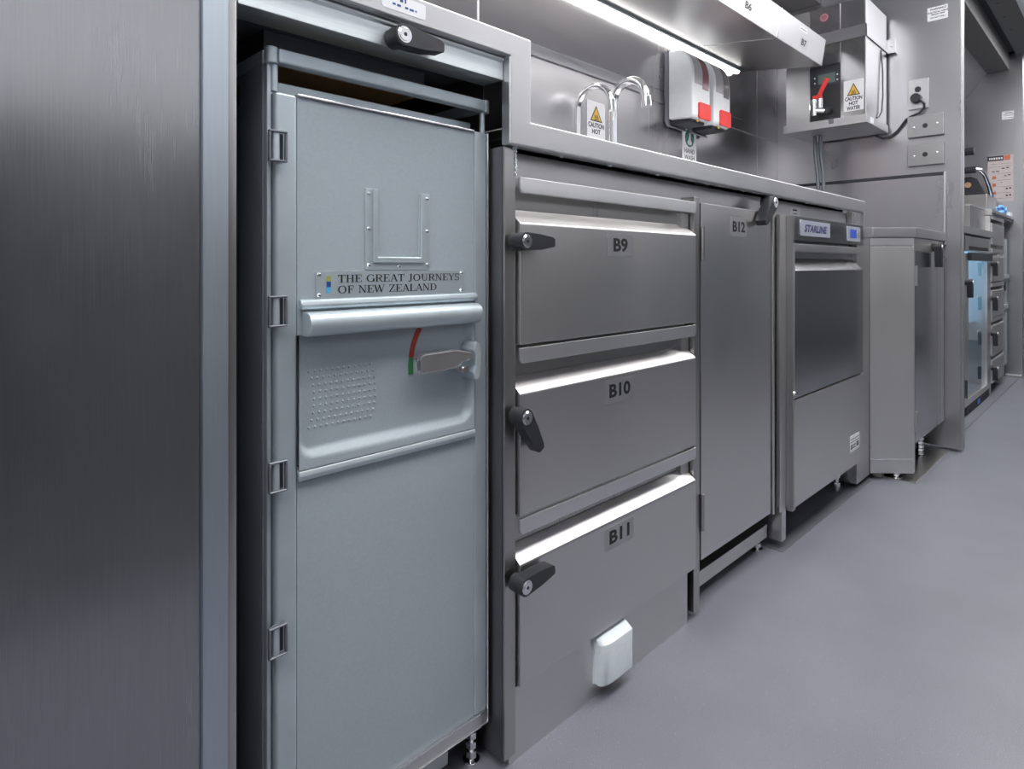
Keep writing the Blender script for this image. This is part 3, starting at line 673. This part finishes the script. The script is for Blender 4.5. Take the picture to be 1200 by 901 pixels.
# hot water sticker
def caution(parent_name, label, rot, loc, w, h, lines, group=None):
    sg = thing(parent_name, label, 'sign', loc)
    plate('sign_board', 'sign', sg, rot, loc, w, h, .0008, .001)
    F = frame(rot, loc); cxx, tb_, th = w/2, h*.50, h*.40; tw = w*.66
    def tri(s, z, m, nm):
        q = [(cxx-tw/2*s, tb_+th/3-th/3*s), (cxx+tw/2*s, tb_+th/3-th/3*s), (cxx, tb_+th/3+th*2/3*s)]
        MB().prism(q, 'z', .0008, z).xf(F).build(nm, m, sg)
    tri(1, .0012, 'ink', 'triangle_border'); tri(.80, .0014, 'yellow', 'warning_triangle')
    mb = MB()
    for k in range(3):
        xx = cxx+(k-1)*tw*.11
        mb.tube([(xx, tb_+th*.16, .0015), (xx+.002, tb_+th*.24, .0015), (xx-.002, tb_+th*.32, .0015), (xx, tb_+th*.40, .0015)], .0009, 6)
    mb.box(cxx-tw*.20, cxx+tw*.20, tb_+th*.09, tb_+th*.13, .0014, .0016)
    mb.xf(F).build('heat_symbol', 'ink', sg)
    for i, ln in enumerate(lines):
        o = text('sign_lettering', ln, h*.165, F @ Vector((cxx, h*(.345-.155*i), .0010)), rot, 'ink', sg, .0006, width=w*(.86 if len(ln) > 5 else (.68 if len(ln) > 3 else .46)))
    return sg
caution('caution_sign', 'white sticker reading CAUTION HOT WATER on the boiler front', FX, (BX, .7580, 1.2405), .0660, .112, ['CAUTION', 'HOT', 'WATER'])
Bx('small_label', 'sign', t, 2.505, 2.545, .6785, .6792, 1.1960, 1.2160); 
cb = MB().tube([(2.66, .6845, 1.495), (2.66, .679, 1.42), (2.655, .677, 1.32), (2.645, .678, 1.26), (2.62, .681, 1.235), (2.60, .684, 1.228)], .0026, 8).build('boiler_lead', 'black', t)
# pipes under the boiler
for i, (y, lab) in enumerate(((.902, 'left of two braided steel hoses hanging below the boiler'), (.882, 'right of two braided steel hoses hanging below the boiler'))):
    h = MB().tube([(2.60, y, 1.1912), (2.602, y-.001, 1.12), (2.604, y-.008, 1.05), (2.602, y-.012, 1.0), (2.600, y-.010, .95), (2.598, y-.004+.002*i, .878)], .0068, 12).build('water_hose', 'alu_dark', None)
    tag(h, lab, 'hose', 'hoses below the boiler')
# power points
t = thing('power_socket', 'upright steel socket plate with a black plug on the bulkhead', 'socket', (2.755, .582, 1.27))
plate('face_plate', 'steel_edge', t, FX, (2.7565, .6160, 1.2715), .066, .112, .004, .002, .001)
MB().cyl((2.7525, .5840, 1.345), (2.7485, .5840, 1.345), .0105, 18).build('switch', 'black', t, .001)
screws(t, [(2.7525, .5840, 1.370), (2.7525, .5840, 1.2835)], FX, .003, .001)
plug = thing('power_plug', 'black plug and cable running from the steel socket to the boiler', 'plug', (2.74, .582, 1.30))
MB().tube([(2.7520, .588, 1.310), (2.728, .588, 1.310)], [.019, .017], 20).build('plug_body', 'black', plug, .002)
MB().tube([(2.736, .588, 1.308), (2.733, .572, 1.300), (2.735, .5600, 1.284), (2.742, .5620, 1.268), (2.745, .5780, 1.254), (2.746, .605, 1.245), (2.748, .622, 1.236), (2.749, .650, 1.198), (2.748, .675, 1.178), (2.742, .700, 1.176), (2.73, .720, 1.186)], .0044, 10).build('cable', 'black', plug)
for i, (z0, lab) in enumerate(((1.163, 'upper of two steel plates with a black centre button on the bulkhead'), (1.055, 'lower of two steel plates with a black centre button on the bulkhead'))):
    t = thing('switch_plate', lab, 'switch', (2.75, .557, z0), 'steel plates on the bulkhead')
    Bx('face_plate', 'steel_plate', t, 2.741, 2.7575, .500, .6165, z0, z0+.0800, .002)
    MB().cyl((2.741, .5585, z0+.040), (2.7375, .5585, z0+.040), .0085, 18).build('button', 'black', t, .001)
    screws(t, [(2.741, .5950, z0+.037), (2.741, .5215, z0+.043)], FX, .0042, .0016, m='chrome')
t = thing('warning_label', 'white printed warning label high on the bulkhead', 'label', (2.759, .52, 1.59))
plate('label_film', 'sign', t, FX, (2.7595, .5550, 1.5930), .067, .050, .0006, .001)
for i, (ln, sz) in enumerate((('WARNING!', .0100), ('ELECTRICAL CABLES', .0068), ('BEHIND HERE', .0068), ('DO NOT DRILL', .0068))):
    text('label_lettering', ln, sz, (2.7587, .5215, 1.6315-(0, .0105, .0185, .0300)[i]), FX, 'ink', t, .0002)

# ================================================================== above the bench
tilt = math.atan2(.047, .31)
def shelf(name, label, x0, x1, num, nx):
    t = thing(name, label, 'shelf', ((x0+x1)/2, .95, 1.40), 'tilted shelves above the bench')
    # built flat with the front lower edge at the origin, then tilted about it
    T = Matrix.Translation((0, .804, 1.400)) @ Matrix.Rotation(tilt, 4, 'X')
    MB().box(x0, x1, .0025, .305, 0, .003).xf(T).build('shelf_floor', 'steel_x', t)
    f = MB().box(x0, x1, 0, .0025, 0, .092).xf(T).build('fascia', 'steel_edge', t, .0008, 1)
    MB().box(x0, x1, .0027, .018, .089, .092).xf(T).build('fascia_fold', 'steel_edge', t)
    for x in (x0, x1-.003): MB().box(x, x+.003, .0027, .300, .0032, .0885).xf(T).build('shelf_end', 'steel_x', t)
    loc = T @ Vector((nx, -.0003, .026)); rot = (Matrix.Rotation(tilt, 3, 'X') @ FY)
    pl = T @ Vector((nx-.031, 0, .018)); plate('number_label', 'clear_label', f, rot, pl, .062, .034, .0002, .003)
    text('number', num, .0270, loc, rot, 'ink', f, .0009, width=.042)
    return t, T, f, rot
shelf('tilted_shelf', 'tilted steel shelf above the sink lettered B6', .95, 1.990, 'B6', 1.772)
t, T, f, rot = shelf('tilted_shelf', 'short tilted steel shelf end lettered B7 next to the boiler', 1.9925, 2.3870, 'B7', 2.1990)
for nm, q in (('seam_bead', (1.9898, 1.9928, .002, .304, -.002, .001)), ('seam_bead', (1.9898, 1.9928, -.0012, .0015, 0, .092))): MB().box(*q).xf(T).build(nm, 'chrome', t)
plate('white_label', 'sign', f, rot, T @ Vector((2.150, 0, .068)), .064, .012, .0003, .001)
glyph_bars('label_print', 'ink_grey', f, rot, T @ Vector((2.150, -.0003, .068)), [(.006, .058, .0045, .0075)])
t = thing('strip_light', 'long white strip light under the tilted shelves', 'lamp', (1.6, 1.09, 1.43))
MB().box(.95, 2.340, 1.084, 1.110, 1.432, 1.437).build('housing', 'alu', t, .001)
MB().prism([(1.088, 1.4318), (1.108, 1.4318), (1.106, 1.426), (1.098, 1.4235), (1.090, 1.426)], 'x', .96, 2.335).build('diffuser', 'strip', t)

# soap dispensers
def dispenser(x0, label, wm):
    t = thing('soap_dispenser', label, 'dispenser', (x0+.058, 1.06, 1.15), 'soap dispensers on the back wall')
    x1 = x0+.116; yw, yf = 1.1115, 1.006
    bp = MB().prism([(yw, 1.162), (yw, 1.392), (yw-.014, 1.392), (yw-.014, 1.150), (yw-.022, 1.140), (yw-.010, 1.140)], 'x', x0+.001, x1-.001).build('back_plate', 'disp_grey', t, .002)
    P = [(yw-.0155, 1.162), (yf+.008, 1.156), (yf, 1.166), (yf, 1.300)]
    for k in range(1, 9):
        q = math.radians(90*k/8); P.append((yf+.062-.062*math.cos(q), 1.300+.086*math.sin(q)))
    P.append((yw-.0155, 1.390))
    cv_ = MB().prism(P, 'x', x0, x1).build('cover', 'white', t, .008, 3)
    def front_strip(nm, m, xa, xb, za, deg, out):
        F_ = [(yf-out, za)]; G_ = [(yf+.004, za)]
        for k in range(0, 9):
            q = math.radians(deg*k/8)
            F_.append((yf+.062-(.062+out)*math.cos(q), 1.300+(.086+out)*math.sin(q))); G_.append((yf+.062-.058*math.cos(q), 1.300+.082*math.sin(q)))
        return MB().prism(F_+G_[::-1], 'x', xa, xb).build(nm, m, cv_)
    front_strip('smoky_front', 'disp_top', x0+.010, x1-.008, 1.268, 74, .0006)
    front_strip('window', wm, x0+.064, x0+.102, 1.258, 48, .0014)
    MB().prism(rrect(x0+.034, x0+.111, 1.158, 1.212, .009), 'y', yf-.006, yf+.002).build('push_button', 'red', t, .003)
    Bx('dark_spout', 'black', t, x0+.012, x1-.012, yf+.014, yw-.016, 1.146, 1.160, .004)  # black spout block below the cover
    MB().cyl((x0+.048, yf+.010, 1.150), (x0+.048, yf+.010, 1.160), .005, 10).build('nozzle', 'brass', t)
    return t
dispenser(1.826, 'left of two white soap dispensers with red buttons, wine-coloured window', 'wine')
dispenser(1.972, 'right of two white soap dispensers with red buttons, grey window', 'smoke')

# taps
def gooseneck(label, x, yr, yo, ztop, ztip, r):
    t = thing('gooseneck_tap', label, 'tap', (x, yr, .877), 'chrome taps at the sink')
    R = (yr-yo)/2; zc = ztop-R
    path = [(x, yr, .895), (x, yr, zc)]
    for k in range(1, 13):
        a = math.radians(180*k/12); path.append((x, yr-R+R*math.cos(a), zc+R*math.sin(a)))
    path.append((x, yo-.004, ztip))
    MB().tube(path, r, 18).build('spout', 'chrome', t)
    MB().cyl((x, yo-.001, ztip+.024), (x, yo-.004, ztip-.004), r*1.22, 18).build('aerator', 'chrome', t, .001)
    MB().tube([(x, yr, .8772), (x, yr, .90)], [r*2.2, r*1.7], 20).build('tap_base', 'chrome', t, .001)
gooseneck('smaller chrome gooseneck tap over the sink', 1.250, 1.012, .908, 1.128, 1.062, .0078)
gooseneck('larger thicker chrome gooseneck tap over the sink', 1.450, 1.045, .940, 1.190, 1.112, .0120)
sg = caution('caution_sign', 'white sticker reading CAUTION HOT behind the taps', FY, (1.4145, 1.1120, 1.040), .086, .116, ['CAUTION', 'HOT'])
t = thing('hand_wash_sign', 'white sticker with green oval reading HAND WASH', 'sign', (1.99, 1.11, 1.03))
plate('sign_board', 'sign', t, FY, (1.9450, 1.1120, 1.030), .097, .136, .0008, .001)
mb = MB(); ov = [(1.9935+.031*math.cos(2*PI*k/28), 1.127+.031*math.sin(2*PI*k/28)) for k in range(28)]
mb.prism(ov, 'y', 1.1105, 1.1113); mb.build('green_oval', 'green', t)
MB().prism([(1.982, 1.103), (2.004, 1.103), (2.009, 1.112), (2.001, 1.121), (2.000, 1.136), (2.004, 1.148), (1.996, 1.146), (1.989, 1.150), (1.990, 1.136), (1.985, 1.121), (1.978, 1.112)], 'y', 1.1101, 1.1106).build('hands_symbol', 'sign', t)
text('sign_lettering', 'HAND', .0230, (1.9935, 1.1110, 1.0735), FY, 'ink_grey', t, .0004, width=.070); text('sign_lettering', 'WASH', .0230, (1.9935, 1.1110, 1.0510), FY, 'ink_grey', t, .0004, width=.070)

# ================================================================== the bay beyond the bulkhead
t = thing('glass_door_fridge', 'undercounter fridge with a glass door beyond the bulkhead', 'fridge', (3.72, .8, 0))
FX0, FX1, FYF = 3.395, 4.055, .540
for nm, q in (('side_wall', (FX0, FX0+.03, .575, 1.09, .09, .80)), ('side_wall', (FX1-.03, FX1, .575, 1.09, .09, .80)), ('rear_wall', (FX0+.031, FX1-.031, 1.06, 1.09, .09, .80)), ('roof', (FX0+.031, FX1-.031, .575, 1.059, .77, .80)), ('base', (FX0+.031, FX1-.031, .575, 1.059, .0, .06))):
    Bx(nm, 'fridge_in', t, *q)
dr = thing_door = MB().box(FX0, 3.470, FYF, .572, .045, .735).box(3.982, FX1, FYF, .572, .045, .735).box(3.470, 3.982, FYF, .572, .705, .735).box(3.470, 3.982, FYF, .572, .045, .069).build('door_frame', 'steel_z', t)
Bx('pane', 'glass', dr, 3.4705, 3.9815, .552, .558, .0695, .7045)
Bx('handle_bar', 'black', dr, 3.44, 4.01, .522, .5395, .702, .740, .004)
Bx('top_grille', 'steel_dark', t, FX0, FX1, FYF, .574, .745, .815, .001); Bx('grille_slot', 'ink', t, FX0+.09, FX1-.06, FYF-.001, FYF, .752, .768)
Bx('base_grille', 'vent', t, FX0, FX1, FYF+.004, .574, .004, .0435, .001)
for k in range(4): Bx('grille_bar', 'black', t, FX0+.02, FX1-.03, FYF, FYF+.0038, .0085+.0085*k, .0125+.0085*k)
Bx('screen', 'lcd', t, 3.70, 3.76, FYF-.0012, FYF-.0002, .012, .036)
Bx('shelf', 'steel_edge', t, FX0+.031, FX1-.031, .60, 1.055, .385, .391)
Bx('inner_fill', 'fridge_fill', t, 3.46, 3.99, .60, 1.0, .762, .7695)  # unseen glowing slab added to brighten the fridge liner
Bx('hinge', 'steel_dark', dr, FX0-.008, FX0-.0005, .53, .56, .09, .17)
Bx('side_post', 'steel_z', t, 3.33, 3.384, .552, .60, .0, .815)
t2 = latch(t, (3.395, .54, .605), -88, k=1.2)

t = thing('far_drawer_cabinet', 'stainless steel drawer cabinet beyond the glass door fridge', 'cabinet', (4.3, .8, 0))
Bx('carcass', 'steel_old_shade', t, 4.065, 4.525, .575, 1.09, .055, .94)
Bx('post', 'steel_z', t, 4.062, 4.085, FYF, .575, .01, .94, .001); Bx('post', 'steel_z', t, 4.505, 4.528, FYF, .575, .01, .94, .001)
for i, (zb, zt) in enumerate(((.79, .90), (.595, .725), (.405, .545), (.222, .360), (.062, .180))):
    q = MB().prism([(FYF-.006, zb), (FYF-.006, zt), (.574, zt+.02), (.574, zb)], 'x', 4.088, 4.502).build('drawer', 'steel_edge', t, .001)
    Bx('hanging_rail', 'steel_edge', t, 4.088, 4.502, FYF-.006, FYF, zt+.022, zt+.042, .001)
    if i: latch(q, (4.085, FYF-.002, zt-.035), -86, k=1.15)
t = thing('far_trolley', 'narrow grey trolley at the far end before the bulkhead', 'trolley', (4.68, .8, 0))
Bx('body', 'trolley_side', t, 4.545, 4.815, .58, 1.05, .05, .845, .004); d = Bx('door', 'trolley', t, 4.55, 4.81, .556, .579, .085, .84, .003)
Bx('bumper_bar', 'alu', d, 4.555, 4.805, .545, .556, .60, .625, .003); MB().prism(rrect(4.66, 4.71, .53, .585, .01), 'y', .548, .556).build('latch', 'black', d, .001); Bx('rail', 'alu', d, 4.555, 4.805, .549, .556, .42, .45, .003)
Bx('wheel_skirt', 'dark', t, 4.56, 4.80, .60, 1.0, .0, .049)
t = thing('far_worktop', 'stainless steel worktop above the glass door fridge', 'worktop', (3.5, .8, .82))
MB().prism([(2.803, .530), (4.060, .530), (4.060, 1.10), (2.803, 1.10)], 'z', .822, .856).build('top', 'steel_edge', t, .003)
t = thing('far_raised_worktop', 'raised stainless steel worktop at the far bulkhead', 'worktop', (4.5, .8, .94))
MB().prism([(4.065, .532), (4.854, .532), (4.854, 1.10), (4.065, 1.10)], 'z', .942, .976).build('top', 'steel_edge', t, .003)
Bx('edge_strip', 'dark', t, 4.09, 4.84, .5295, .5318, .948, .958)
t = thing('steel_bin', 'open stainless steel box standing on the worktop above the fridge', 'box', (3.85, .75, .856))
bx = (3.640, 4.055, .560, .95, .8565, .968)
mb = MB().box(bx[0], bx[1], bx[2], bx[2]+.004, bx[4], bx[5]).box(bx[0], bx[1], bx[3]-.004, bx[3], bx[4], bx[5]).box(bx[0], bx[0]+.004, bx[2]+.004, bx[3]-.004, bx[4], bx[5]).box(bx[1]-.004, bx[1], bx[2]+.004, bx[3]-.004, bx[4], bx[5])
mb.build('box_wall', 'steel_old_shade', t); Bx('box_floor', 'steel_x', t, bx[0]+.0045, bx[1]-.0045, bx[2]+.0045, bx[3]-.0045, bx[4], bx[4]+.004)
MB().tube([(bx[0], bx[3], bx[5]), (bx[0], bx[2], bx[5]), (bx[1], bx[2], bx[5])], .004, 8).build('rolled_rim', 'steel_edge', t)
t = thing('contact_grill', 'black contact grill with lifted handles on the raised worktop', 'grill', (4.5, .8, .976))
Bx('base', 'steel_old_shade', t, 4.42, 4.75, .600, .96, .977, 1.088, .006)
MB().prism([(.612, 1.0895), (.96, 1.0895), (.96, 1.195), (.680, 1.195), (.650, 1.180)], 'x', 4.45, 4.72).build('lid', 'black', t, .004)
MB().cyl((4.4498, .695, 1.148), (4.445, .695, 1.148), .016, 20).build('round_badge', 'tan', t)
MB().cyl((4.40, .648, 1.228), (4.40, .95, 1.228), .019, 14).build('handle', 'black', t, .003); MB().cyl((4.42, .660, 1.338), (4.42, .95, 1.338), .022, 14).build('handle', 'black', t, .003)
MB().tube([(4.40, .652, 1.228), (4.41, .632, 1.226), (4.46, .618, 1.20), (4.54, .608, 1.14), (4.60, .604, 1.085)], .011, 12).build('handle_arm', 'chrome', t)
MB().tube([(4.42, .93, 1.338), (4.52, .93, 1.25), (4.56, .93, 1.19)], .012, 10).build('handle_arm', 'black', t)
random.seed(11)
bm = bmesh.new(); bmesh.ops.create_icosphere(bm, subdivisions=3, radius=1)
for v in bm.verts:
    k = 1+.28*math.sin(v.co.x*7+v.co.y*5)*math.cos(v.co.z*6)+random.uniform(-.08, .08); v.co = Vector((v.co.x*.12*k+4.60, v.co.y*.022*k+.5585, max(.977, v.co.z*.028*k+1.000)))
mb = MB(); mb.bm.free(); mb.bm = bm
tag(mb.build('cleaning_cloth', 'cloth', None, smooth=.5), 'crumpled light blue cleaning cloth on the raised worktop', 'cloth')
t = Bx('white_tray', 'white', None, 4.770, 4.853, .537, .60, .9765, 1.000, .003); tag(t, 'small white tray at the far end of the raised worktop', 'tray')
# poster and label on far bulkhead
t = thing('instruction_poster', 'pale instruction poster with dark and orange header on far bulkhead', 'poster', (4.858, .59, 1.08))
plate('sheet', 'poster', t, FX, (4.8595, .6585, 1.075), .130, .285, .001, .002)
P0 = (4.8585, .6585, 1.075)
glyph_bars('header_band', 'vent', t, FX, P0, [(.0, .080, .252, .283)]); glyph_bars('header_block', 'orange', t, FX, P0, [(.082, .112, .252, .283)])
glyph_bars('header_print', 'sign', t, FX, (4.8582, .6585, 1.075), [(.008, .014, .261, .273), (.018, .026, .261, .273), (.030, .038, .261, .273), (.042, .050, .261, .273), (.054, .062, .261, .273), (.066, .074, .261, .273)])
glyph_bars('pictures', 'orange', t, FX, P0, [(.024, .042, .140, .158), (.024, .042, .093, .113), (.024, .042, .044, .062)])
glyph_bars('drawings', 'vent', t, FX, P0, [(.070, .086, .200, .206), (.092, .106, .202, .208), (.022, .036, .184, .189), (.042, .058, .184, .190), (.082, .094, .154, .159), (.100, .114, .157, .163), (.066, .072, .116, .120), (.090, .100, .073, .082), (.106, .116, .075, .084), (.090, .100, .030, .040), (.106, .116, .032, .042)])
glyph_bars('print_lines', 'ink_grey', t, FX, P0, [(.01, .118, .232, .2335), (.01, .118, .214, .2155), (.05, .118, .172, .1735), (.05, .118, .130, .1315), (.05, .118, .090, .0915), (.05, .118, .052, .0535), (.01, .118, .018, .0195)])
t = thing('wall_label', 'small white printed label on the far bulkhead above the poster', 'label', (4.858, .55, 1.58))
plate('label_film', 'sign', t, FX, (4.8595, .587, 1.578), .064, .048, .0006, .001)
glyph_bars('label_print', 'ink_grey', t, FX, (4.8588, .587, 1.578), [(.014, .050, .036, .041), (.006, .058, .027, .030), (.012, .052, .019, .022), (.010, .054, .007, .010)])

# ------------------------------------------------------------------ move every Empty to its thing's base, parts keep their room positions
for o in [o for o in C.objects if o.type == 'EMPTY']:
    loc = Vector(o['_at']); del o['_at']
    o.location = loc
    for ch in o.children: ch.matrix_parent_inverse = Matrix.Translation(-loc)
